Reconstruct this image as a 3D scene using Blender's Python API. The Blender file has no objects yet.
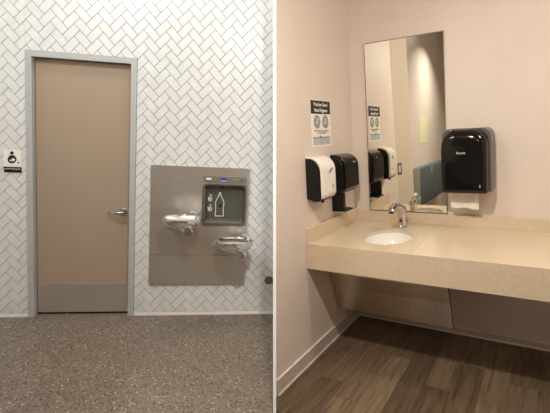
import bpy, bmesh, math, random
from mathutils import Vector, Matrix
random.seed(7)
S = bpy.context.scene
COL = S.collection
PI = math.pi

# ------------------------------------------------------------ camera, world, lamps, exposure
CAM_X = Vector((0.8569, 0.5130, -0.0496)); CAM_Y = Vector((0.0021, 0.0928, 0.9957)); CAM_Z = Vector((0.5154, -0.8533, 0.0784))
CAM_P = Vector((1.4591, -3.3072, 1.6016))
FPX = 415.83
# the tiled corridor stands at an angle to the washroom: its own frame
_a = Vector((0.7671, 0.6335, -0.1012)).normalized()
_c = Vector((0.1055, 0.0311, 0.9939)); _c = (_c - _a * _c.dot(_a)).normalized()
_b = _c.cross(_a)
ML = Matrix(((_a.x, _b.x, _c.x, -2.1845), (_a.y, _b.y, _c.y, -1.6609), (_a.z, _b.z, _c.z, 0.2507), (0, 0, 0, 1)))
MR = Matrix.Identity(4)

cd = bpy.data.cameras.new('camera'); cam = bpy.data.objects.new('camera', cd); COL.objects.link(cam)
_z = CAM_Z.normalized(); _x = (CAM_X - _z * CAM_X.dot(_z)).normalized(); _y = _z.cross(_x)
cam.matrix_world = Matrix(((_x.x, _y.x, _z.x, CAM_P.x), (_x.y, _y.y, _z.y, CAM_P.y), (_x.z, _y.z, _z.z, CAM_P.z), (0, 0, 0, 1)))
cd.sensor_fit = 'HORIZONTAL'; cd.sensor_width = 36
cd.lens = FPX / 550 * 36; cd.shift_x = -25 / 550; cd.shift_y = (169.5 - 206.5) / 550
cd.clip_start = 0.05
S.camera = cam

w = bpy.data.worlds.new('ambient'); S.world = w; w.use_nodes = True
w.node_tree.nodes['Background'].inputs[0].default_value = (1.0, 0.96, 0.91, 1)
w.node_tree.nodes['Background'].inputs[1].default_value = 0.125

def lamp(name, M, loc, aim, power, size, color, spread=PI, shape='DISK', size_y=None):
    l = bpy.data.lights.new(name, 'AREA'); l.energy = power; l.color = color; l.shape = shape; l.size = size; l.spread = spread
    if size_y: l.size_y = size_y
    o = bpy.data.objects.new(name, l); COL.objects.link(o)
    p = M @ Vector(loc); d = (M @ Vector(aim)) - p
    o.location = p; o.rotation_euler = d.to_track_quat('-Z', 'Y').to_euler()
    return o
WARM = (1.0, 0.91, 0.82); NEUT = (0.985, 1.0, 1.0)
lamp('ceiling_or_fill_lamp', ML, (0.95, -0.62, 3.45), (0.9, -0.36, 0), 16, 0.35, NEUT, shape='RECTANGLE', size_y=0.35)
lamp('ceiling_or_fill_lamp', ML, (0.1, -1.9, 3.45), (0.9, -0.8, 0), 58, 0.6, NEUT, shape='RECTANGLE', size_y=0.6)
lamp('ceiling_or_fill_lamp', MR, (0.90, -2.2, 2.72), (0.85, -1.4, 0), 38, 0.08, WARM)
lamp('ceiling_or_fill_lamp', MR, (2.2, -0.95, 3.0), (0.6, -1.3, 0.8), 15, 0.25, WARM)  # added fill, no known fixture: brightens the partition's washroom face
lamp('ceiling_or_fill_lamp', MR, (1.9, -4.3, 3.3), (1.2, -3.2, 1.0), 5, 0.3, WARM)  # added frontal fill without a known fixture, lifts the partition and its edge
lamp('ceiling_or_fill_lamp', MR, (0.40, -4.05, 3.2), (-0.15, -3.85, 1.6), 18, 0.12, WARM, spread=math.radians(110))
S.view_settings.view_transform = 'Standard'; S.view_settings.look = 'None'
S.view_settings.gamma = 1; S.view_settings.use_curve_mapping = False
S.view_settings.exposure = 0.0

# ------------------------------------------------------------ materials
def srgb(r, g, b):
    f = lambda c: (c / 255 / 12.92) if c / 255 <= 0.04045 else ((c / 255 + 0.055) / 1.055) ** 2.4
    return (f(r), f(g), f(b), 1)
class NT:
    def __init__(s, name):
        s.m = bpy.data.materials.new(name); s.m.use_nodes = True; s.t = s.m.node_tree
        s.b = s.t.nodes['Principled BSDF']
    def n(s, typ, **k):
        o = s.t.nodes.new(typ)
        for a, v in k.items():
            if a in o.inputs: o.inputs[a].default_value = v
            else: setattr(o, a, v)
        return o
    def l(s, a, b): s.t.links.new(a, b)
    def math(s, op, a, b=None):
        o = s.n('ShaderNodeMath', operation=op)
        for i, v in enumerate((a, b)):
            if v is None: continue
            if isinstance(v, (int, float)): o.inputs[i].default_value = v
            else: s.l(v, o.inputs[i])
        return o.outputs[0]
    def mix(s, fac, a, b, blend='MIX'):
        o = s.n('ShaderNodeMix', data_type='RGBA', blend_type=blend)
        for i, v in ((0, fac), (6, a), (7, b)):
            if hasattr(v, 'is_linked') or hasattr(v, 'links'): s.l(v, o.inputs[i])
            else: o.inputs[i].default_value = v
        return o.outputs[2]
    def ramp(s, fac, stops, interp='LINEAR'):
        o = s.n('ShaderNodeValToRGB'); r = o.color_ramp; r.interpolation = interp
        while len(r.elements) < len(stops): r.elements.new(0.5)
        for e, (p, c) in zip(r.elements, stops): e.position = p; e.color = c
        s.l(fac, o.inputs[0]); return o.outputs[0]
def mat(name, col, rough=0.5, metal=0.0, noise=0.03, nscale=30, bump=0.0, spec=0.5, stretch=None, coat=0.0):
    k = NT(name); b = k.b
    tc = k.n('ShaderNodeTexCoord'); mp = k.n('ShaderNodeMapping'); k.l(tc.outputs['Object'], mp.inputs[0])
    if stretch: mp.inputs['Scale'].default_value = stretch
    nz = k.n('ShaderNodeTexNoise', Scale=nscale, Detail=3.0); k.l(mp.outputs[0], nz.inputs['Vector'])
    lo = tuple(c * (1 - noise * 2) for c in col[:3]) + (1,); hi = tuple(min(1, c * (1 + noise * 2)) for c in col[:3]) + (1,)
    c = k.ramp(nz.outputs[0], [(0.3, lo), (0.7, hi)]); k.l(c, b.inputs['Base Color'])
    b.inputs['Roughness'].default_value = rough; b.inputs['Metallic'].default_value = metal
    b.inputs['Specular IOR Level'].default_value = spec; b.inputs['Coat Weight'].default_value = coat
    if bump:
        bp = k.n('ShaderNodeBump', Strength=bump, Distance=0.002); k.l(nz.outputs[0], bp.inputs['Height']); k.l(bp.outputs[0], b.inputs['Normal'])
    return k.m
M = {}
M['tile'] = mat('glazed_white_tile', srgb(218, 217, 213), 0.32, noise=0.03, nscale=9)
M['grout'] = mat('grey_grout', srgb(92, 88, 84), 0.9)
M['white_trim'] = mat('white_trim', srgb(240, 236, 228), 0.4)
M['divider'] = mat('white_partition_laminate', (0.93, 0.93, 0.93, 1), 0.5, noise=0.0)
M['frame'] = mat('grey_painted_steel', srgb(178, 178, 175), 0.42, noise=0.015)
M['door'] = mat('tan_door_laminate', srgb(164, 144, 122), 0.55, noise=0.012, nscale=4, stretch=(1, 1, .15))
M['kick'] = mat('brushed_kick_plate', srgb(205, 198, 188), 0.38, 0.8, noise=0.03, nscale=60, stretch=(.1, 1, 4))
M['cover'] = mat('dull_steel_cover', srgb(118, 112, 104), 0.4, 0.8)
M['satin'] = mat('satin_chrome', srgb(190, 190, 188), 0.25, 1.0)
M['steel'] = mat('brushed_stainless_steel', srgb(200, 194, 184), 0.38, 0.85, noise=0.025, nscale=70, stretch=(6, 1, .06))
M['bowl'] = mat('polished_stainless_steel', srgb(228, 224, 218), 0.09, 1.0, noise=0.01)
M['chrome'] = mat('chrome', srgb(225, 225, 225), 0.07, 1.0, noise=0.0)
M['grey_plastic'] = mat('dark_grey_plastic', srgb(86, 84, 75), 0.4)
M['grey_plastic2'] = mat('grey_plastic', srgb(118, 113, 102), 0.4)
M['black'] = mat('gloss_black_plastic', srgb(15, 14, 14), 0.12, spec=0.42, noise=0.0)
M['black_matte'] = mat('matt_black', srgb(16, 15, 15), 0.4, spec=0.35)
M['smoke'] = mat('grey_smoked_plastic', srgb(98, 92, 88), 0.3)
M['white_plastic'] = mat('white_plastic', srgb(238, 234, 224), 0.25, noise=0.01)
M['white_ink'] = mat('white_ink', srgb(235, 235, 230), 0.6)
M['black_ink'] = mat('black_ink', srgb(22, 20, 22), 0.6)
M['grey_ink'] = mat('grey_ink', srgb(148, 146, 142), 0.7)
M['light_ink'] = mat('light_grey_ink', srgb(180, 188, 190), 0.7)
M['blue'] = mat('blue_label', srgb(40, 80, 160), 0.5)
M['green'] = mat('green_label', srgb(120, 150, 110), 0.5)
M['paper'] = mat('white_paper', srgb(238, 232, 220), 0.8)
M['wall'] = mat('warm_white_wall_paint', srgb(221, 208, 196), 0.6, noise=0.012, nscale=3)
M['cream'] = mat('brightened_cream_face', srgb(248, 238, 222), 0.5, noise=0.005)
M['base'] = mat('pale_rubber_base', srgb(200, 187, 176), 0.5)
M['ceiling'] = mat('white_ceiling', srgb(225, 220, 212), 0.9)
M['sink'] = mat('white_porcelain', srgb(240, 238, 230), 0.12, noise=0.0, coat=0.4)
M['mirror'] = mat('silvered_glass', (0.93, 0.93, 0.85, 1), 0.0, 1.0, noise=0.0)
M['mirror_edge'] = mat('mirror_edge_channel', srgb(120, 105, 88), 0.35, 0.7)
M['encl'] = mat('brushed_brown_steel', srgb(205, 190, 172), 0.30, 1.0, noise=0.04, nscale=40, stretch=(5, 1, .1))
M['station'] = mat('grey_blue_polyethylene', srgb(92, 102, 106), 0.45, noise=0.03)
M['station_side'] = mat('grey_polyethylene', srgb(150, 146, 136), 0.5, noise=0.03)
M['yellow_paper'] = mat('yellow_paper', srgb(224, 222, 182), 0.7)
M['dark_gap'] = mat('dark_gap_strip', srgb(25, 22, 20), 0.8)  # near-black, also stands in for shade at the enclosure's edge

def m_terrazzo():
    k = NT('ground_terrazzo'); tc = k.n('ShaderNodeTexCoord')
    n1 = k.n('ShaderNodeTexNoise', Scale=1.6, Detail=3.0); k.l(tc.outputs['Object'], n1.inputs['Vector'])
    base = k.ramp(n1.outputs[0], [(0.3, srgb(106, 94, 81)), (0.7, srgb(120, 107, 92))])
    for sc, th, stops in ((120, .46, [(0.0, srgb(48, 40, 34)), (.30, srgb(74, 64, 55)), (.4, srgb(124, 112, 98)), (.72, srgb(146, 134, 118)), (.9, srgb(176, 164, 146))]),
                          (62, .42, [(0.0, srgb(44, 37, 31)), (.3, srgb(82, 71, 60)), (.55, srgb(126, 114, 98)), (.85, srgb(172, 160, 140))])):
        v = k.n('ShaderNodeTexVoronoi', Scale=float(sc)); k.l(tc.outputs['Object'], v.inputs['Vector'])
        sep = k.n('ShaderNodeSeparateColor'); k.l(v.outputs['Color'], sep.inputs[0])
        chip = k.ramp(sep.outputs[0], stops, 'CONSTANT')
        mask = k.math('LESS_THAN', v.outputs['Distance'], th)
        pick = k.math('MULTIPLY', mask, k.math('GREATER_THAN', sep.outputs[1], 0.42))
        base = k.mix(k.math('MULTIPLY', pick, 0.85), base, chip)
    k.l(base, k.b.inputs['Base Color']); k.b.inputs['Roughness'].default_value = 0.42
    return k.m
M['terrazzo'] = m_terrazzo()

def m_planks():
    k = NT('wood_plank_vinyl'); tc = k.n('ShaderNodeTexCoord'); sp = k.n('ShaderNodeSeparateXYZ'); k.l(tc.outputs['Object'], sp.inputs[0])
    W, L = 0.155, 0.95
    xs = k.math('DIVIDE', sp.outputs[0], W); ix = k.math('FLOOR', xs)
    wn = k.n('ShaderNodeTexWhiteNoise', noise_dimensions='1D'); k.l(ix, wn.inputs['W'])
    ys = k.math('ADD', k.math('DIVIDE', sp.outputs[1], L), k.math('MULTIPLY', wn.outputs[0], 7.0)); iy = k.math('FLOOR', ys)
    cv = k.n('ShaderNodeCombineXYZ'); k.l(ix, cv.inputs[0]); k.l(iy, cv.inputs[1])
    w2 = k.n('ShaderNodeTexWhiteNoise', noise_dimensions='3D'); k.l(cv.outputs[0], w2.inputs['Vector'])
    tone = k.ramp(w2.outputs[0], [(0, srgb(98, 81, 63)), (.5, srgb(112, 94, 74)), (1, srgb(130, 110, 88))])
    off = k.n('ShaderNodeCombineXYZ')
    k.l(k.math('MULTIPLY', sp.outputs[0], 26.0), off.inputs[0])
    k.l(k.math('ADD', k.math('MULTIPLY', sp.outputs[1], 2.2), k.math('MULTIPLY', w2.outputs[0], 31.0)), off.inputs[1])
    g = k.n('ShaderNodeTexNoise', Scale=1.0, Detail=5.0, Distortion=1.2); k.l(off.outputs[0], g.inputs['Vector'])
    grain = k.ramp(g.outputs[0], [(0.3, (.55, .53, .5, 1)), (0.5, (.9, .9, .9, 1)), (0.7, (1.18, 1.16, 1.13, 1))])
    c = k.mix(1.0, tone, grain, 'MULTIPLY')
    fx = k.math('FRACT', xs); fy = k.math('FRACT', ys)
    seam = k.math('MAXIMUM', k.math('LESS_THAN', fx, 0.018), k.math('LESS_THAN', fy, 0.004))
    c = k.mix(k.math('MULTIPLY', seam, 0.6), c, srgb(38, 28, 20))
    k.l(c, k.b.inputs['Base Color']); k.b.inputs['Roughness'].default_value = 0.42
    return k.m
M['planks'] = m_planks()

def m_quartz():
    k = NT('beige_speckled_quartz'); tc = k.n('ShaderNodeTexCoord')
    v = k.n('ShaderNodeTexVoronoi', Scale=190.0); k.l(tc.outputs['Object'], v.inputs['Vector'])
    sep = k.n('ShaderNodeSeparateColor'); k.l(v.outputs['Color'], sep.inputs[0])
    c = k.ramp(sep.outputs[0], [(0, srgb(198, 180, 152)), (.12, srgb(212, 194, 166)), (.8, srgb(216, 198, 170)), (.95, srgb(228, 214, 190))], 'CONSTANT')
    n = k.n('ShaderNodeTexNoise', Scale=45.0, Detail=4.0); k.l(tc.outputs['Object'], n.inputs['Vector'])
    c2 = k.ramp(n.outputs[0], [(.35, srgb(211, 193, 165)), (.65, srgb(219, 202, 175))])
    k.l(k.mix(0.35, c2, c), k.b.inputs['Base Color']); k.b.inputs['Roughness'].default_value = 0.22
    return k.m
M['quartz'] = m_quartz()

# ------------------------------------------------------------ mesh helpers
def box(bm, x0, x1, y0, y1, z0, z1, bev=0.0):
    r = bmesh.ops.create_cube(bm, size=1)
    vs = r['verts']
    for v in vs:
        v.co = Vector(((x0 + x1) / 2 + v.co.x * (x1 - x0), (y0 + y1) / 2 + v.co.y * (y1 - y0), (z0 + z1) / 2 + v.co.z * (z1 - z0)))
    if bev:
        es = list({e for v in vs for e in v.link_edges})
        bmesh.ops.bevel(bm, geom=es, offset=bev, segments=2, profile=0.6, affect='EDGES')
def prism(bm, pts, axis, a, b):
    """closed outline pts (2D) extruded along axis from a to b"""
    def P(p, t):
        return Vector((t, p[0], p[1])) if axis == 0 else Vector((p[0], t, p[1])) if axis == 1 else Vector((p[0], p[1], t))
    A = [bm.verts.new(P(p, a)) for p in pts]; Bv = [bm.verts.new(P(p, b)) for p in pts]
    n = len(pts)
    fs = [bm.faces.new(A), bm.faces.new(Bv[::-1])]
    for i in range(n): fs.append(bm.faces.new((A[i], Bv[i], Bv[(i + 1) % n], A[(i + 1) % n])))
    return fs
def loft(bm, rings, cap=True, closed=True):
    R = [[bm.verts.new(p) for p in r] for r in rings]
    n = len(R[0])
    for a, b in zip(R[:-1], R[1:]):
        for i in range(n if closed else n - 1):
            bm.faces.new((a[i], a[(i + 1) % n], b[(i + 1) % n], b[i]))
    if cap: bm.faces.new(R[0][::-1]); bm.faces.new(R[-1])
    return R
def ell(cx, cy, z, rx, ry, n=40, tilt=0.0):
    return [Vector((cx + rx * math.cos(2 * PI * i / n), cy + ry * math.sin(2 * PI * i / n), z + tilt * math.sin(2 * PI * i / n))) for i in range(n)]
def tube(bm, pts, rad, n=12, cap=True):
    pts = [Vector(p) for p in pts]
    if not isinstance(rad, (list, tuple)): rad = [rad] * len(pts)
    rings = []; up = Vector((0, 0, 1))
    for i, p in enumerate(pts):
        d = (pts[min(i + 1, len(pts) - 1)] - pts[max(i - 1, 0)]).normalized()
        u = up - d * up.dot(d)
        if u.length < 0.1: u = Vector((1, 0, 0)) - d * d.x
        u.normalize(); v = d.cross(u)
        rings.append([p + (u * math.cos(2 * PI * k / n) + v * math.sin(2 * PI * k / n)) * rad[i] for k in range(n)])
    loft(bm, rings, cap)
def rrect(x0, x1, z0, z1, r, n=5):
    out = []
    for cx, cz, a0 in ((x1 - r, z1 - r, 0), (x0 + r, z1 - r, 90), (x0 + r, z0 + r, 180), (x1 - r, z0 + r, 270)):
        for i in range(n + 1):
            a = math.radians(a0 + 90 * i / n); out.append((cx + r * math.cos(a), cz + r * math.sin(a)))
    return out
def circ(cx, cz, r, n=24, rz=None):
    rz = rz or r
    return [(cx + r * math.cos(2 * PI * i / n), cz + rz * math.sin(2 * PI * i / n)) for i in range(n)]
def ringplate(bm, outer, inner, y0, y1):
    """flat ring (in xz) between two outlines of equal count, from y0 (front) to y1 (back)"""
    n = len(outer)
    Q = [[bm.verts.new((p[0], y, p[1])) for p in o] for o, y in ((outer, y0), (inner, y0), (inner, y1), (outer, y1))]
    for a, b in ((0, 1), (1, 2), (2, 3), (3, 0)):
        for i in range(n): bm.faces.new((Q[a][i], Q[a][(i + 1) % n], Q[b][(i + 1) % n], Q[b][i]))

def base_of(name, m, bm, smooth=False, bevel=0.0):
    bmesh.ops.recalc_face_normals(bm, faces=bm.faces)
    me = bpy.data.meshes.new(name); bm.to_mesh(me); bm.free(); me.materials.append(M[m])
    o = bpy.data.objects.new(name, me); COL.objects.link(o)
    if smooth:
        for p in me.polygons: p.use_smooth = True
        try: me.set_sharp_from_angle(angle=math.radians(38))
        except Exception: pass
    if bevel:
        b = o.modifiers.new('bevel', 'BEVEL'); b.width = bevel; b.segments = 2; b.limit_method = 'ANGLE'
    return o
def root(name, loc, label, cat, Mx=MR, group=None):
    o = bpy.data.objects.new(name, None); COL.objects.link(o); o.empty_display_size = 0.05
    o.matrix_world = Mx @ Matrix.Translation(loc)
    o['label'] = label; o['category'] = cat
    if group: o['group'] = group
    o['_l'] = loc
    return o
LOC = {}
def thing(name, loc, label=None, cat=None, Mx=MR, kind=None, group=None):
    o = bpy.data.objects.new(name, None); COL.objects.link(o); o.empty_display_size = 0.05
    o.matrix_world = Mx @ Matrix.Translation(Vector(loc))
    if label: o['label'] = label; o['category'] = cat
    if kind: o['kind'] = kind
    if group: o['group'] = group
    LOC[o.name] = Vector(loc)
    return o
def part(name, m, bm, parent, off=None, smooth=False, bevel=0.0, label=None):
    """bm drawn in the room's coordinates; off = location of the thing the part hangs under"""
    off = LOC[parent.name] if off is None else off
    bmesh.ops.translate(bm, verts=bm.verts, vec=-off)
    o = base_of(name, m, bm, smooth, bevel); o.parent = parent
    LOC[o.name] = off
    if label: o['label'] = label
    return o
def single(name, m, bm, loc, label, cat, Mx=MR, smooth=False, bevel=0.0):
    bmesh.ops.translate(bm, verts=bm.verts, vec=-Vector(loc))
    o = base_of(name, m, bm, smooth, bevel); o.matrix_world = Mx @ Matrix.Translation(Vector(loc))
    o['label'] = label; o['category'] = cat; LOC[o.name] = Vector(loc)
    return o
def struct(name, m, bm, Mx=MR, smooth=False, bevel=0.0):
    o = base_of(name, m, bm, smooth, bevel); o.matrix_world = Mx; o['kind'] = 'structure'; return o
def text(name, m, body, size, mtx, parent, squash=1.0, align='CENTER', bold=0.0):
    cu = bpy.data.curves.new(name, 'FONT'); cu.body = body; cu.size = size; cu.align_x = align; cu.align_y = 'CENTER'; cu.extrude = 0.0006; cu.offset = bold
    cu.resolution_u = 3
    t = bpy.data.objects.new(name, cu); COL.objects.link(t)
    dg = bpy.context.evaluated_depsgraph_get()
    me = bpy.data.meshes.new_from_object(t.evaluated_get(dg)); bpy.data.objects.remove(t); me.materials.clear(); me.materials.append(M[m])
    o = bpy.data.objects.new(name, me); COL.objects.link(o)
    me.transform(Matrix.Diagonal((squash, 1, 1, 1)))
    o.parent = parent; o.matrix_parent_inverse = Matrix.Identity(4)
    o.matrix_local = Matrix.Translation(-LOC[parent.name]) @ mtx
    LOC[o.name] = LOC[parent.name]
    return o
def on_y(x, y, z):      # text facing -y
    return Matrix.Translation((x, y, z)) @ Matrix.Rotation(PI / 2, 4, 'X')
def on_x(x, y, z):      # text facing +x
    return Matrix.Translation((x, y, z)) @ Matrix.Rotation(PI / 2, 4, 'Z') @ Matrix.Rotation(PI / 2, 4, 'X')

# ------------------------------------------------------------ THE DIVIDER: thin white partition between the two rooms
def camp(x, y, z):   # point seen at (x right, y up, z ahead) of where the two rooms are looked into
    return CAM_P + _x * x + _y * y - _z * z
a0, a1 = (273.1 - 300) / FPX, (276.15 - 300) / FPX
zf = 2.36; xm = 2.36 * (274.62 - 300) / FPX; hw = 2.36 * (a1 - a0) / 2
dirv = (_x * ((274.62 - 300) / FPX) - _z).normalized(); side = dirv.cross(_y).normalized()
bm = bmesh.new()
fr = camp(xm, 0, zf); far = fr + dirv * 1.47
P = []
for c, hh in ((fr, 1), (far, 1)):
    for s in (-1, 1):
        for u in (-1.75, 1.75): P.append(bm.verts.new(c + side * hw * s + _y * u))
for q in ((0, 1, 3, 2), (4, 5, 7, 6), (0, 1, 5, 4), (2, 3, 7, 6), (0, 2, 6, 4), (1, 3, 7, 5)): bm.faces.new([P[i] for i in q])
pw = struct('wall_middle', 'divider', bm)
pw.data.materials.append(M['cream'])           # washroom side: cream lightened in colour, as little light reaches it
for f_ in pw.data.polygons:
    if f_.normal.dot(side) > .9: f_.material_index = 1


# ------------------------------------------------------------ LEFT: tiled corridor
DW0, DW1, DH = 0.0, 0.8143, 2.125       # outer door frame
X0, X1, ZT = -1.0, 2.02, 3.6
bm = bmesh.new()
N0, N1, NZ0, NZ1 = 1.37, 1.70, 0.81, 1.135      # niche behind the bottle filler
for r in ((X0, DW0 + .02, 0, ZT), (DW1 - .02, N0, 0, ZT), (N1, X1, 0, ZT), (N0, N1, 0, NZ0), (N0, N1, NZ1, ZT), (DW0 + .02, DW1 - .02, DH - .02, ZT)):
    box(bm, r[0], r[1], 0.0, 0.16, r[2], r[3])
struct('wall_back', 'grout', bm, ML)
def clip(poly, x0, x1, z0, z1):
    for ax, s, lim in ((0, 1, x0), (0, -1, x1), (1, 1, z0), (1, -1, z1)):
        out = []
        for i in range(len(poly)):
            p, q = poly[i], poly[(i + 1) % len(poly)]
            dp, dq = s * (p[ax] - lim), s * (q[ax] - lim)
            if dp >= 0: out.append(p)
            if dp * dq < 0:
                t = dp / (dp - dq); out.append((p[0] + (q[0] - p[0]) * t, p[1] + (q[1] - p[1]) * t))
        poly = out
        if len(poly) < 3: return None
    return poly
TW = 0.0602; TZ = 1.105; GAP = 0.0014
bm = bmesh.new(); PHX, PHZ = 1.1782, 2.5644
def tile(cx, cz, sgn, reg):
    h, v = TW - GAP, TW / 2 - GAP
    c, s = math.cos(PI / 4), math.sin(PI / 4) * sgn
    poly = [(cx + a * c - b * s, cz + TZ * (a * s + b * c)) for a, b in ((-h, -v), (h, -v), (h, v), (-h, v))]
    poly = clip(poly, *reg)
    if not poly: return
    ar = abs(sum(poly[i][0] * poly[(i + 1) % len(poly)][1] - poly[(i + 1) % len(poly)][0] * poly[i][1] for i in range(len(poly)))) / 2
    if ar < 2e-5: return
    mx = sum(p[0] for p in poly) / len(poly); mz = sum(p[1] for p in poly) / len(poly)
    dy = random.uniform(-.0003, .0003)
    rings = [[Vector((p[0], 0.001, p[1])) for p in poly], [Vector((p[0], -.0032, p[1])) for p in poly]]
    k = 1 - .0012 / max(.012, math.sqrt(ar) / 2)
    rings.append([Vector((mx + (p[0] - mx) * k, -.0045 + dy, mz + (p[1] - mz) * k)) for p in poly])
    loft(bm, rings)
regs = ((X0, DW0 - .002, .028, ZT), (DW1 + .002, N0, .028, ZT), (N1, X1, .028, ZT), (N0, N1, .028, NZ0), (N0, N1, NZ1, ZT), (DW0 - .002, DW1 + .002, DH + .002, ZT))
R2 = math.sqrt(2)
for i in range(-16, 10):
    for j in range(-36, 15):
        x = PHX + i * 2 * R2 * TW; z = PHZ + j * R2 * TW * TZ
        for reg in regs:
            tile(x, z, 1, reg); tile(x + R2 * TW, z + R2 * TW * TZ / 2, -1, reg)
struct('wall_tiles', 'tile', bm, ML)
bm = bmesh.new()
box(bm, X0, DW0 - .002, -.007, .01, 0, .026, .002); box(bm, DW1 + .002, X1, -.007, .01, 0, .026, .002)
struct('trim_1', 'white_trim', bm, ML)
bm = bmesh.new()          # the floor follows the partition on its right side
prism(bm, [(X0, .16), (X0, -2.1), (1.813, -2.1), (1.884, -1.27), (1.992, 0), (2.005, .16)], 2, -.08, 0)
struct('floor', 'terrazzo', bm, ML)
bm = bmesh.new(); box(bm, X0 - .1, X0, -2.1, .16, 0, ZT); struct('wall_left', 'tile', bm, ML)
bm = bmesh.new(); box(bm, X0, 1.9, -1.3, .16, ZT, ZT + .05); struct('ceiling', 'ceiling', bm, ML)

bm = bmesh.new(); box(bm, -3.6, -1.0, -4.1, -4.0, 0, ZT); struct('wall_front_corridor', 'wall', bm, ML)
# door and frame
d = thing('door_1', (0.41, 0, 0), None, None, ML, kind='structure')
bm = bmesh.new(); fw = 0.045
prof = [(0, 0), (0, DH), (DW1, DH), (DW1, 0), (DW1 - fw, 0), (DW1 - fw, DH - fw), (fw, DH - fw), (fw, 0)]
prism(bm, prof, 1, -.012, .15)
part('door_frame', 'frame', bm, d, bevel=.003)
bm = bmesh.new()
s0, s1 = fw - .002, fw + .016       # stop inside the frame
prism(bm, [(s0, 0), (s0, DH - s0), (DW1 - s0, DH - s0), (DW1 - s0, 0), (DW1 - s1, 0), (DW1 - s1, DH - s1), (s1, DH - s1), (s1, 0)], 1, .080, .15)
part('door_stop', 'frame', bm, d, bevel=.002)
bm = bmesh.new(); box(bm, fw + .005, DW1 - fw - .005, .042, .082, .018, DH - fw - .005, .0015)
leaf = part('door_leaf', 'door', bm, d)
bm = bmesh.new(); box(bm, fw + .008, DW1 - fw - .008, .0395, .044, .0185, .262)
part('kick_plate', 'kick', bm, leaf, bevel=.0008, label='brushed metal kick plate')
bm = bmesh.new(); box(bm, fw, DW1 - fw, .05, .14, 0, .012); part('threshold', 'dark_gap', bm, d)
hx, hz = 0.712, 0.884
h = bmesh.new(); prism(h, circ(hx, hz, .032), 1, .028, .044)
hd = part('door_handle', 'satin', h, leaf, smooth=True, bevel=.003, label='satin chrome lever handle')
bm = bmesh.new(); tube(bm, [(hx, .03, hz), (hx, -.018, hz)], .013)
tube(bm, [(hx + .012, -.018, hz), (hx, -.022, hz), (hx - .03, -.023, hz - .003), (hx - .075, -.018, hz - .006), (hx - .096, -.008, hz - .010)], [.012, .0135, .0125, .010, .008])
part('lever', 'satin', bm, hd, smooth=True)
bm = bmesh.new(); box(bm, hx - .118, hx - .100, .025, .043, hz - .018, hz - .006, .002)
part('latch_tab', 'mirror_edge', bm, hd)

# nursing room sign
sx0, sx1 = -0.160, -0.035
sg = thing('wall_sign', (-.10, -.005, 1.185), 'white square nursing mother sign with black text strip on the tiles left of door', 'sign', ML)
bm = bmesh.new(); prism(bm, rrect(sx0, sx1, 1.228, 1.362, .008), 1, -.010, -.0045); plate = part('sign_plate', 'white_plastic', bm, sg)
bm = bmesh.new(); prism(bm, rrect(sx0, sx1, 1.183, 1.224, .004), 1, -.010, -.0045); bar = part('text_strip', 'black_matte', bm, sg, label='black strip with white lettering')
text('lettering', 'white_ink', "LACTATION ROOM", .0125, on_y(-.0975, -.0105, 1.210), bar)
px, pz = -.1005, 1.283
bm = bmesh.new(); prism(bm, circ(px, 1.335, .0130), 1, -.0115, -.010)
body = [(px - .010, 1.318), (px + .012, 1.318), (px + .024, 1.308), (px + .032, 1.292), (px + .031, 1.276), (px + .020, 1.262), (px + .004, 1.254), (px - .014, 1.255), (px - .028, 1.266), (px - .031, 1.282), (px - .026, 1.302)]
prism(bm, body, 1, -.0115, -.010)
prism(bm, circ(px + .046, 1.262, .0065), 1, -.0115, -.010)
part('pictogram', 'black_ink', bm, plate)
bm = bmesh.new(); prism(bm, circ(px + .010, 1.283, .0115), 1, -.0125, -.0115); prism(bm, circ(px - .008, 1.277, .0085, rz=.006), 1, -.0125, -.0115)
part('baby_figure', 'white_ink', bm, plate)

# bi-level drinking fountain with bottle filler
F0, F1, FZ0, FZ1 = 0.935, 1.732, 0.279, 1.288
ft = thing('drinking_fountain', (1.33, -.005, FZ0), 'stainless steel two-level drinking fountain with bottle filler on the herringbone tile wall', 'drinking fountain', ML)
rx0, rx1, rz0, rz1 = 1.352, 1.716, 0.792, 1.150
bm = bmesh.new()
hole = rrect(rx0 + .006, rx1 - .006, rz0 + .006, rz1 - .006, .035)
# upper panel with a rectangular cut-out, built as four sheets around the filler recess
PZ = 0.539
for r in ((F0, rx0 + .004, PZ, FZ1), (rx1 - .004, F1, PZ, FZ1), (rx0 + .004, rx1 - .004, PZ, rz0 + .004), (rx0 + .004, rx1 - .004, rz1 - .004, FZ1)):
    box(bm, r[0], r[1], -.022, -.0045, r[2], r[3])
bmesh.ops.remove_doubles(bm, verts=bm.verts, dist=1e-5)
up = part('back_panel', 'steel', bm, ft)
bm = bmesh.new(); box(bm, F0, F1, -.022, -.0045, FZ0, PZ - .003, .001); part('access_panel', 'steel', bm, ft)
# bottle filler
n = 6
bm = bmesh.new()
out = rrect(rx0, rx1, rz0, rz1, .042, n); inn = rrect(rx0 + .012, rx1 - .012, rz0 + .022, rz1 - .012, .034, n)
ringplate(bm, out, inn, -.030, -.021)
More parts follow.
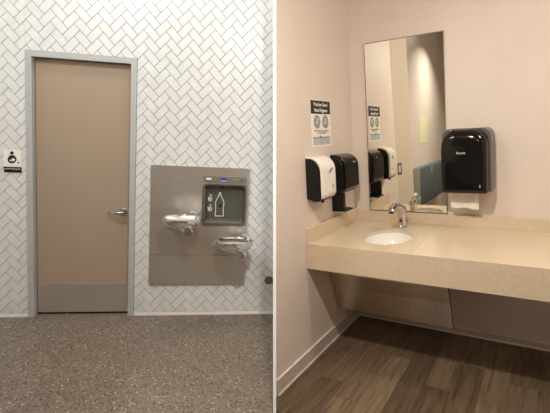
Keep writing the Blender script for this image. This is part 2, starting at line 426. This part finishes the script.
# recess shell
inn2 = rrect(rx0 + .024, rx1 - .024, rz0 + .05, rz1 - .024, .03, n)
R1 = [bm.verts.new((p[0], -.021, p[1])) for p in inn]; Rb = [bm.verts.new((p[0], .030, p[1])) for p in inn2]
for i in range(len(R1)): bm.faces.new((R1[i], R1[(i + 1) % len(R1)], Rb[(i + 1) % len(Rb)], Rb[i]))
bm.faces.new(Rb)
bf = part('bottle_filler', 'grey_plastic', bm, ft)
bm = bmesh.new(); prism(bm, rrect(rx0 + .03, rx1 - .03, rz0 + .024, rz0 + .036, .004), 1, -.026, .028)
part('drip_shelf', 'grey_plastic2', bm, bf)
bcx = 1.506
bm = bmesh.new(); tube(bm, [(bcx + .005, -.012, rz1 - .018), (bcx + .005, -.014, rz1 - .040)], [.014, .010]); part('nozzle', 'black_matte', bm, bf, smooth=True)
def stroke(bm, pts, w, y, closed=False):
    pts = [Vector((p[0], 0, p[1])) for p in pts]
    k = len(pts)
    for i in range(k if closed else k - 1):
        a, b = pts[i], pts[(i + 1) % k]; d_ = (b - a).normalized(); nn = Vector((-d_.z, 0, d_.x)) * w / 2; e = d_ * w * .4
        q = [a - e + nn, b + e + nn, b + e - nn, a - e - nn]
        A = [bm.verts.new((p.x, y, p.z)) for p in q]; Bq = [bm.verts.new((p.x, y + .0006, p.z)) for p in q]
        bm.faces.new(A); bm.faces.new(Bq[::-1])
        for t in range(4): bm.faces.new((A[t], Bq[t], Bq[(t + 1) % 4], A[(t + 1) % 4]))
bm = bmesh.new()
bx, bz = bcx - .012, .866
bot = [(bx - .034, bz), (bx + .034, bz), (bx + .032, bz + .075), (bx + .036, bz + .115), (bx + .024, bz + .150), (bx + .013, bz + .162), (bx + .013, bz + .180), (bx - .013, bz + .180), (bx - .013, bz + .162), (bx - .024, bz + .150), (bx - .036, bz + .115), (bx - .032, bz + .075)]
stroke(bm, bot, .0055, .0285, True)
prism(bm, circ(bx, bz + .196, .009), 1, .0285, .0295)
part('bottle_outline', 'white_ink', bm, bf)
bm = bmesh.new(); prism(bm, circ(bx + .004, bz + .09, .012, rz=.018), 1, .0285, .0295); part('droplet', 'black_ink', bm, bf)
for zz in (1.02, .935):
    bm = bmesh.new(); cx_ = rx0 + .062
    stroke(bm, [(cx_ - .012, zz - .02), (cx_ - .018, zz + .004), (cx_, zz + .010), (cx_ + .014, zz - .004), (cx_ + .010, zz - .024), (cx_ - .010, zz - .026)], .006, .0285)
    stroke(bm, [(cx_ - .004, zz + .03), (cx_ + .012, zz + .018)], .006, .0285)
    prism(bm, circ(cx_ - .006, zz - .008, .010), 1, .0285, .0295)
    part('hand_symbol', 'white_ink', bm, bf)
# display strip
bm = bmesh.new(); prism(bm, rrect(1.354, 1.712, 1.164, 1.216, .024, 6), 1, -.030, -.021)
ds = part('display_strip', 'grey_plastic2', bm, ft, bevel=.002)
bm = bmesh.new(); prism(bm, rrect(1.380, 1.422, 1.184, 1.200, .003), 1, -.0315, -.030); part('bottle_counter', 'white_ink', bm, ds)
bm = bmesh.new(); prism(bm, circ(1.520, 1.196, .030, rz=.012), 1, -.0315, -.030); part('badge', 'blue', bm, ds)
bm = bmesh.new(); prism(bm, rrect(1.498, 1.545, 1.173, 1.180, .002), 1, -.0315, -.030); part('badge_caption', 'light_ink', bm, ds)
bm = bmesh.new(); prism(bm, rrect(1.600, 1.660, 1.188, 1.196, .003), 1, -.0315, -.030); part('filter_light', 'green', bm, ds)
bm = bmesh.new(); prism(bm, circ(1.672, 1.188, .007), 1, -.0315, -.030); part('sensor_eye', 'black_ink', bm, ds)

def fountain_bowl(cx, zr, wx):
    """cx, zr: centre and rim height of the dish; the arm leaves the wall at wx"""
    cy = -.235; rx, ry = .150, .135
    bm = bmesh.new()
    rings = []
    for (k, dz) in ((.30, -.085), (.62, -.075), (.86, -.052), (.97, -.028), (1.0, -.006), (.99, .002), (.955, .003), (.90, -.004), (.80, -.014), (.55, -.024), (.20, -.029)):
        rings.append(ell(cx, cy - .0, zr + dz, rx * k, ry * k, 44, -.006 * k))
    loft(bm, rings)
    b = part('bowl', 'bowl', bm, ft, smooth=True)
    # arm that carries it off the panel, narrowing forward
    bm = bmesh.new(); rings = []
    for t in range(9):
        u = t / 8
        y = -.021 - u * .30; c = wx + (cx + .055 - wx) * u
        hw_ = .060 * (1 - u) + .034 * u; top = zr - .062 + .006 * u; low = zr - .158 + .050 * u
        zc = (top + low) / 2; hh = (top - low) / 2
        rings.append([Vector((c + hw_ * math.copysign(abs(math.cos(a)) ** .7, math.cos(a)), y, zc + hh * math.copysign(abs(math.sin(a)) ** .7, math.sin(a)))) for a in [2 * PI * i / 24 for i in range(24)]])
    loft(bm, rings)
    part('support_arm', 'bowl', bm, b, smooth=True)
    bm = bmesh.new(); tube(bm, [(cx + .055, -.30, zr - .072), (cx + .058, -.345, zr - .084), (cx + .058, -.352, zr - .084)], [.036, .034, .026], 20)
    part('push_button', 'chrome', bm, b, smooth=True)
    bm = bmesh.new()
    tube(bm, [(cx + .105, cy + .02, zr - .012), (cx + .104, cy + .02, zr + .020), (cx + .098, cy + .018, zr + .040), (cx + .080, cy + .008, zr + .052), (cx + .060, cy - .002, zr + .048)], [.014, .012, .0105, .010, .009], 14)
    part('bubbler', 'chrome', bm, b, smooth=True)
    bm = bmesh.new(); prism(bm, circ(wx - .01, zr - .108, .070, 28, rz=.056), 1, -.030, -.0215); part('mounting_collar', 'bowl', bm, b, smooth=True, bevel=.004)
    bm = bmesh.new(); prism(bm, circ(cx - .01, cy, .020), 2, zr - .029, zr - .0265); part('drain_strainer', 'mirror_edge', bm, b)
fountain_bowl(1.222, .905, 1.145)
fountain_bowl(1.632, .724, 1.515)

bm = bmesh.new(); prism(bm, circ(1.9416, .3098, .036, 32), 1, -.012, -.004)
single('cleanout_cover', 'cover', bm, (1.9416, -.004, .274), 'small round metal cleanout cover low on the herringbone tile wall', 'wall cover', ML, bevel=.002)

# ------------------------------------------------------------ RIGHT: washroom shell
bm = bmesh.new()
box(bm, -.12, 0, -1.30, .12, 0, 3.1)
# the near end follows the partition
for v in bm.verts:
    if v.co.y < -1:
        v.co.y = -1.317 if v.co.z < 1 else -1.035
        if v.co.x < -.05: v.co.y += .20
struct('wall_left_washroom', 'wall', bm)
bm = bmesh.new(); box(bm, 0, 2.6, 0, .12, 0, 3.1); struct('wall_back_washroom', 'wall', bm)
bm = bmesh.new(); box(bm, 2.6, 2.7, -6.4, .12, 0, 3.1); struct('wall_right', 'wall', bm)
bm = bmesh.new(); box(bm, -.465, -.365, -6.4, -2.62, 0, 3.6); struct('wall_left_entry', 'wall', bm)
bm = bmesh.new(); box(bm, -.465, 2.7, -6.5, -6.4, 0, 3.6); struct('wall_front', 'wall', bm)
bm = bmesh.new()
pts = [(0, 0), (2.6, 0), (2.6, -6.4), (-.365, -6.4), (-.365, -2.62), (.20, -1.55), (0, -1.33)]
prism(bm, pts, 2, -.06, 0); struct('floor_washroom', 'planks', bm)
bm = bmesh.new(); box(bm, 0.02, 2.6, -1.9, .12, 3.1, 3.15); box(bm, -.2, 2.6, -6.4, -3.2, 3.5, 3.55)
struct('ceiling_washroom', 'ceiling', bm)
# base
def baseboard(name, lo, hi, axis):
    bm = bmesh.new()
    if axis == 'x': box(bm, lo, hi, -.008, 0, 0, .052, .001)
    else: box(bm, 0, .008, lo, hi, 0, .098, .001)
    struct(name, 'base', bm)
    bm = bmesh.new()
    if axis == 'x': box(bm, lo, hi, -.013, 0, 0.0, .012, .001); box(bm, lo, hi, -.010, 0, .052, .057, .001)
    else: box(bm, 0, .013, lo, hi, 0, .012, .001); box(bm, 0, .010, lo, hi, .098, .106, .001)
    return bm
struct('trim_2', 'white_trim', baseboard('baseboard_left', -1.30, -.008, 'y'))
struct('trim_3', 'white_trim', baseboard('baseboard_back', 0.0, 2.6, 'x'))

# ------------------------------------------------------------ vanity counter
H, D, FH = .86, .865, .178
SX, SY, SRX, SRY = .468, -.495, .168, .222
ct = thing('vanity_countertop', (1.3, -.43, H - FH), 'long beige speckled stone vanity countertop with deep front apron and backsplash', 'countertop')
bm = bmesh.new(); N = 48
top = H
X_R = 2.598; SEAM = .728
def slab_ring(x0_, x1_):
    def sq(z):
        out = []
        for i in range(N):
            a = 2 * PI * i / N; c, q = math.cos(a), math.sin(a); m_ = max(abs(c), abs(q)); c /= m_; q /= m_
            out.append(Vector((SX + (c * (x1_ - SX) if c > 0 else c * (SX - x0_)), SY + (q * (-.002 - SY) if q > 0 else q * (SY + D)), z)))
        return out
    def el(z): return [Vector((SX + SRX * p.x, SY + SRY * p.y, z)) for p in
                       [Vector((math.cos(2 * PI * i / N), math.sin(2 * PI * i / N), 0)) for i in range(N)]]
    rr = [el(top - .022), el(top), sq(top), sq(top - .022), el(top - .022)]
    loft(bm, rr, cap=False)
slab_ring(.002, SEAM)
bmesh.ops.remove_doubles(bm, verts=bm.verts, dist=1e-6)
part('worktop', 'quartz', bm, ct)
bm = bmesh.new(); box(bm, SEAM + .001, X_R, -D, -.002, H - .022, H)
part('worktop', 'quartz', bm, ct)
bm = bmesh.new(); box(bm, .002, X_R, -D - .001, -D + .022, H - FH, H + .0005, .0015); part('front_apron', 'quartz', bm, ct)
bm = bmesh.new(); box(bm, .024, X_R, -.024, -.001, H, .948, .0015); part('backsplash', 'quartz', bm, ct)
bm = bmesh.new(); box(bm, .001, .024, -D + .012, -.001, H, .962, .0015); part('side_splash', 'quartz', bm, ct)

sk = thing('sink', (SX, SY, H - .16), 'white oval undermount basin set in the beige countertop below the faucet', 'sink')
bm = bmesh.new(); rings = []
for k, dz in ((1.06, -.030), (1.06, -.023), (1.0, -.0225), (.985, -.035), (.96, -.07), (.88, -.11), (.70, -.138), (.42, -.148), (.16, -.152)):
    rings.append(ell(SX, SY, H + dz, SRX * k, SRY * k, N))
loft(bm, rings, cap=False); part('basin', 'sink', bm, sk, smooth=True)
bm = bmesh.new(); prism(bm, circ(SX, SY, .028), 2, H - .156, H - .149); part('drain', 'chrome', bm, sk, smooth=True)

fx, fy = .470, -.175
fc = thing('faucet', (fx, fy, H), 'chrome sensor faucet with short curved spout behind the oval basin', 'faucet')
bm = bmesh.new()
prof = [(.040, 0), (.040, .007), (.035, .012), (.032, .03), (.031, .07), (.032, .10), (.034, .128), (.032, .150), (.022, .163), (.006, .167)]
loft(bm, [ell(fx, fy + .012 * (z / .16), H + z, r, r * 1.05, 24) for r, z in prof])
part('faucet_body', 'chrome', bm, fc, smooth=True)
bm = bmesh.new(); tube(bm, [(fx, fy + .01, H + .120), (fx, fy - .03, H + .155), (fx - .004, fy - .085, H + .178), (fx - .010, fy - .14, H + .186), (fx - .014, fy - .185, H + .172), (fx - .015, fy - .20, H + .150)], [.030, .030, .027, .025, .025, .023], 18)
sp = part('spout', 'chrome', bm, fc, smooth=True)
bm = bmesh.new(); tube(bm, [(fx - .015, fy - .20, H + .151), (fx - .015, fy - .201, H + .143)], .016, 16); part('aerator', 'black_matte', bm, sp)
bm = bmesh.new(); tube(bm, [(fx, fy - .026, H + .058), (fx, fy - .034, H + .058)], .0105, 16); part('sensor_window', 'black', bm, fc)

# stainless pipe enclosure below
en = thing('pipe_enclosure', (.45, -.3, .25), 'brushed stainless steel pipe enclosure hung below the countertop under the basin', 'pipe cover')
ex0, ex1 = .010, .885
bm = bmesh.new()
side_p = [(-.560, .70), (-.560, .56), (-.500, .435), (-.425, .235), (-.405, .235), (-.405, .238), (-.423, .238), (-.497, .436), (-.557, .561), (-.557, .70)]
prism(bm, side_p, 0, ex0, ex1); part('cover_sheet', 'encl', bm, en)
bm = bmesh.new(); prism(bm, [(-.5605, .70), (-.5605, .56), (-.5005, .435), (-.4255, .235), (-.415, .235), (-.489, .435), (-.549, .56), (-.549, .70)], 0, ex1, ex1 + .003); part('edge_shade_strip', 'dark_gap', bm, en)  # dark strip painted in for the shadowed gap at the right edge

# mirror
mr = thing('mirror', (.459, -.002, .962), 'tall frameless wall mirror standing on the backsplash above the basin', 'mirror')
MX0, MX1, MZ0, MZ1 = .1776 - .032, .7737, .955, 2.335
bm = bmesh.new(); box(bm, MX0, MX1, -.0075, -.003, MZ0, MZ1); part('mirror_glass', 'mirror', bm, mr)
bm = bmesh.new(); t = .0045
prism(bm, [(MX0 - t, MZ0 - t), (MX1 + t, MZ0 - t), (MX1 + t, MZ1 + t), (MX0 - t, MZ1 + t)], 1, -.003, -.0005)
part('backing', 'mirror_edge', bm, mr)
bm = bmesh.new(); ringplate(bm, [(MX0 - t, MZ0 - t), (MX1 + t, MZ0 - t), (MX1 + t, MZ1 + t), (MX0 - t, MZ1 + t)], [(MX0, MZ0), (MX1, MZ0), (MX1, MZ1), (MX0, MZ1)], -.009, -.003)
part('edge_channel', 'mirror_edge', bm, mr)

# hand hygiene poster on the left wall
y0, y1, z0, z1 = -.712, -.403, 1.522, 1.862
po = thing('hand_washing_poster', (.001, (y0 + y1) / 2, z0), 'white hand hygiene notice with black heading and two grey circles on the left wall', 'poster')
bm = bmesh.new(); box(bm, .0008, .003, y0, y1, z0, z1); pp = part('paper_sheet', 'paper', bm, po)
def xplate(pts, x0, x1):   # pts (y,z)
    b_ = bmesh.new(); prism(b_, pts, 0, x0, x1); return b_
hb = part('heading_band', 'black_ink', xplate([(y0 + .004, z1 - .100), (y1 - .004, z1 - .100), (y1 - .004, z1 - .004), (y0 + .004, z1 - .004)], .003, .0038), po)
yc = (y0 + y1) / 2
text('heading_text', 'white_ink', 'Practice Good', .036, on_x(.0040, yc, z1 - .032), hb, bold=.0006)
text('heading_text', 'white_ink', 'Hand Hygiene', .036, on_x(.0040, yc, z1 - .074), hb, bold=.0006)
for sgn in (-1, 1):
    c_ = yc + sgn * .066
    ci = part('hand_picture', 'grey_ink', xplate(circ(c_, z1 - .158, .050, 28), .003, .0036), po)
    bm = bmesh.new(); prism(bm, rrect(c_ - .028, c_ + .024, z1 - .176, z1 - .150, .010), 0, .0036, .0042); prism(bm, rrect(c_ - .012, c_ + .032, z1 - .150, z1 - .132, .008), 0, .0036, .0042)
    prism(bm, circ(c_ - .02, z1 - .128, .008), 0, .0036, .0042)
    part('hands', 'light_ink', bm, ci)
text('caption', 'black_ink', 'Wash hands with soap and water', .0165, on_x(.0034, yc, z1 - .224), po)
text('caption', 'black_ink', 'or use hand sanitizer', .0165, on_x(.0034, yc, z1 - .240), po)
part('small_mark', 'black_ink', xplate(rrect(yc - .035, yc - .012, z1 - .272, z1 - .260, .003), .003, .0036), po)
part('grey_text_block', 'light_ink', xplate([(y0 + .02, z0 + .012), (y1 - .025, z0 + .012), (y1 - .025, z0 + .064), (y0 + .02, z0 + .064)], .003, .0036), po)
part('grey_rule', 'grey_ink', xplate([(y0 + .02, z0 + .060), (y1 - .025, z0 + .060), (y1 - .025, z0 + .071), (y0 + .02, z0 + .071)], .0036, .0040), po)

# soap dispenser (white front) and sanitiser dispenser (all black) on the left wall
def arch(depth, z0, z1, back=0.0, chin=.012):
    """side outline (x,z) of a dispenser cover: flat front, rounded top"""
    out = [(back, z0 + .02), (depth * .55, z0), (depth - chin, z0 + .004), (depth, z0 + .03)]
    h_ = z1 - z0
    for i in range(9):
        a = i / 8 * PI / 2; out.append((back + (depth - back) * math.cos(a) ** .75 if i < 8 else back, z1 - .34 * h_ + .34 * h_ * math.sin(a)))
    return out
def side_prism(bm, pts, y0_, y1_):  # pts (x,z) extruded along y
    prism(bm, pts, 1, y0_, y1_)
wd = thing('soap_dispenser', (.0, -.72, 1.14), 'wall soap dispenser with white front cover and black sides on the left wall', 'soap dispenser')
bm = bmesh.new(); side_prism(bm, arch(.112, 1.145, 1.448), -.820, -.606); part('housing', 'black_matte', bm, wd, bevel=.006, smooth=True)
bm = bmesh.new(); pts = []
A1 = arch(.130, 1.160, 1.458)[3:]; A2 = arch(.1115, 1.160, 1.446)[3:]
side_prism(bm, [(.112, 1.163)] + A1 + A2[::-1][0:-1], -.815, -.611)
cv_ = part('front_cover', 'white_plastic', bm, wd, bevel=.004, smooth=True, label='white front cover')
LOC[cv_.name] = LOC[wd.name]
text('brand_mark', 'black_ink', 'Scott', .026, on_x(.1315, -.690, 1.355) @ Matrix.Rotation(.6, 4, 'Z'), cv_, bold=.0005)
bm = bmesh.new(); prism(bm, rrect(-.672, -.652, 1.232, 1.252, .004), 0, .130, .1315); part('level_window', 'grey_ink', bm, cv_)
bm = bmesh.new(); tube(bm, [(.075, -.725, 1.150), (.075, -.725, 1.128)], [.016, .010]); part('nozzle', 'black_matte', bm, wd, smooth=True)
bd = thing('soap_dispenser', (.0, -.32, 1.01), 'all black wall hand sanitizer dispenser nearest the mirror corner', 'soap dispenser')
bm = bmesh.new(); side_prism(bm, arch(.105, 1.150, 1.440), -.440, -.175); part('housing', 'black_matte', bm, bd, bevel=.006, smooth=True)
bm = bmesh.new(); A1 = arch(.128, 1.160, 1.450)[3:]; A2 = arch(.1045, 1.160, 1.438)[3:]
side_prism(bm, [(.105, 1.163)] + A1 + A2[::-1][0:-1], -.435, -.180)
cb = part('front_cover', 'black', bm, bd, bevel=.006, smooth=True)
text('brand_mark', 'light_ink', 'Scott', .022, on_x(.124, -.26, 1.385), cb)
bm = bmesh.new(); box(bm, 0, .100, -.435, -.395, 1.010, 1.152, .004); box(bm, .0, .115, -.435, -.300, 1.010, 1.024, .003)
part('drip_tray', 'black_matte', bm, bd)

# automatic paper towel dispenser on the back wall
td = thing('paper_towel_dispenser', (.935, -.12, 1.13), 'large glossy black automatic paper towel dispenser with grey right side on the back wall', 'paper towel dispenser')
def outl(y, x0, x1, z0, z1, rt, rb, n=7):
    o_ = []
    for cx_, cz_, r_, a0_ in ((x1 - rt, z1 - rt, rt, 0), (x0 + rt, z1 - rt, rt, 90), (x0 + rb, z0 + rb, rb, 180), (x1 - rb, z0 + rb, rb, 270)):
        for i_ in range(n + 1):
            a_ = math.radians(a0_ + 90 * i_ / n); o_.append(Vector((cx_ + r_ * math.cos(a_), y, cz_ + r_ * math.sin(a_))))
    return o_
bm = bmesh.new()
loft(bm, [outl(-.001, .776, 1.116, 1.150, 1.604, .05, .02), outl(-.125, .778, 1.114, 1.146, 1.604, .06, .02), outl(-.160, .782, 1.108, 1.150, 1.602, .06, .02)])
part('housing', 'smoke', bm, td, smooth=True, label='grey housing')
bm = bmesh.new()
loft(bm, [outl(-.158, .782, 1.096, 1.146, 1.600, .095, .018), outl(-.205, .785, 1.092, 1.144, 1.594, .11, .018), outl(-.232, .789, 1.086, 1.148, 1.572, .115, .02), outl(-.243, .797, 1.078, 1.156, 1.540, .10, .022), outl(-.247, .815, 1.062, 1.172, 1.500, .07, .02)])
tc_ = part('front_cover', 'black', bm, td, smooth=True, label='glossy black front cover')
text('brand_mark', 'light_ink', 'Scott', .022, on_y(.925, -.2475, 1.432), tc_, squash=1.3, bold=.0006)
bm = bmesh.new(); prism(bm, rrect(1.040, 1.050, 1.190, 1.210, .003), 1, -.2475, -.240); part('indicator', 'grey_ink', bm, tc_)
bm = bmesh.new(); box(bm, 1.106, 1.114, -.110, -.06, 1.19, 1.30, .003); part('side_latch', 'black_matte', bm, td)
# towel sheet
bm = bmesh.new(); nx = 40; rings = []
tx0, tx1 = .828, 1.020
def towel(th):
    rows = []
    for j in range(7):
        u = j / 6; row = []
        for i in range(nx + 1):
            v = i / nx; zz = 1.165 - u * (.136 + (.005 if i % 2 else 0) + .004 * math.sin(v * 9) + .008 * v)
            row.append(Vector((tx0 + (tx1 - tx0) * v, -.115 - .012 * math.sin(u * 2.2) + th + .002 * math.sin(v * 11 + u * 3), zz)))
        rows.append(row)
    return rows
A_ = towel(0); B_ = towel(.0012)
ga = [[bm.verts.new(p) for p in r] for r in A_]; gb = [[bm.verts.new(p) for p in r] for r in B_]
for g in (ga, gb):
    for j in range(6):
        for i in range(nx): bm.faces.new((g[j][i], g[j][i + 1], g[j + 1][i + 1], g[j + 1][i]))
for i in range(nx):
    bm.faces.new((ga[6][i], ga[6][i + 1], gb[6][i + 1], gb[6][i])); bm.faces.new((ga[0][i], ga[0][i + 1], gb[0][i + 1], gb[0][i]))
for j in range(6):
    for i in (0, nx): bm.faces.new((ga[j][i], ga[j + 1][i], gb[j + 1][i], gb[j][i]))
single('paper_towel', 'paper', bm, (.925, -.115, 1.045), 'white torn paper towel sheet hanging out of the black towel dispenser', 'paper towel')

# ------------------------------------------------------------ seen in the mirror: far side of the washroom entry
WX = -.365
cs = thing('changing_station', (WX + .001, -3.7, .35), 'grey-blue folded baby changing station reflected in the mirror', 'changing station')
bm = bmesh.new(); box(bm, WX + .001, WX + .055, -4.55, -2.976, .42, 1.02, .012); box(bm, WX + .055, WX + .142, -2.986, -2.974, .44, 1.045, .004)
part('back_shell', 'station_side', bm, cs, label='lighter grey shell')
bm = bmesh.new(); prism(bm, [(WX + .056, .46), (WX + .120, .44), (WX + .142, .50), (WX + .142, 1.02), (WX + .120, 1.05), (WX + .056, 1.05)], 1, -4.54, -2.986); part('fold_down_bed', 'station', bm, cs, bevel=.014, smooth=True)
bm = bmesh.new(); prism(bm, circ(-3.74, .95, .060, rz=.055), 0, WX + .1415, WX + .1445); bg = part('round_badge', 'light_ink', bm, cs)
bm = bmesh.new(); prism(bm, circ(-3.74, .95, .040, rz=.036), 0, WX + .1445, WX + .1465); part('badge_centre', 'station', bm, bg)
lp = single('wall_notice', 'yellow_paper', xplate([(-4.02, 1.385), (-3.53, 1.385), (-3.55, 1.80), (-3.72, 1.84), (-3.90, 1.84), (-4.03, 1.80)], WX + .0005, WX + .004), (WX, -3.77, 1.385), 'pale yellow notice reflected in the upper right of the mirror', 'notice')
def on_partition(bm, s0, s1, u0, u1, t0, t1):
    V = [bm.verts.new(fr + dirv * a_ + _y * b_ + side * (hw + c_)) for c_ in (t0, t1) for a_, b_ in ((s0, u0), (s1, u0), (s1, u1), (s0, u1))]
    for q in ((0, 1, 2, 3), (7, 6, 5, 4), (0, 1, 5, 4), (1, 2, 6, 5), (2, 3, 7, 6), (3, 0, 4, 7)): bm.faces.new([V[k_] for k_ in q])
bm = bmesh.new(); on_partition(bm, .155, .210, -.286, -.156, .0002, .0015)
sw0 = fr + dirv * .182 + side * hw - _y * .286
sw = single('wall_switch', 'mirror_edge', bm, tuple(sw0), 'small brown metal wall switch plate seen only in the mirror right of the dispensers', 'switch')
bm = bmesh.new(); on_partition(bm, .168, .197, -.262, -.18, .0015, .0022); part('switch_rocker', 'white_plastic', bm, sw)
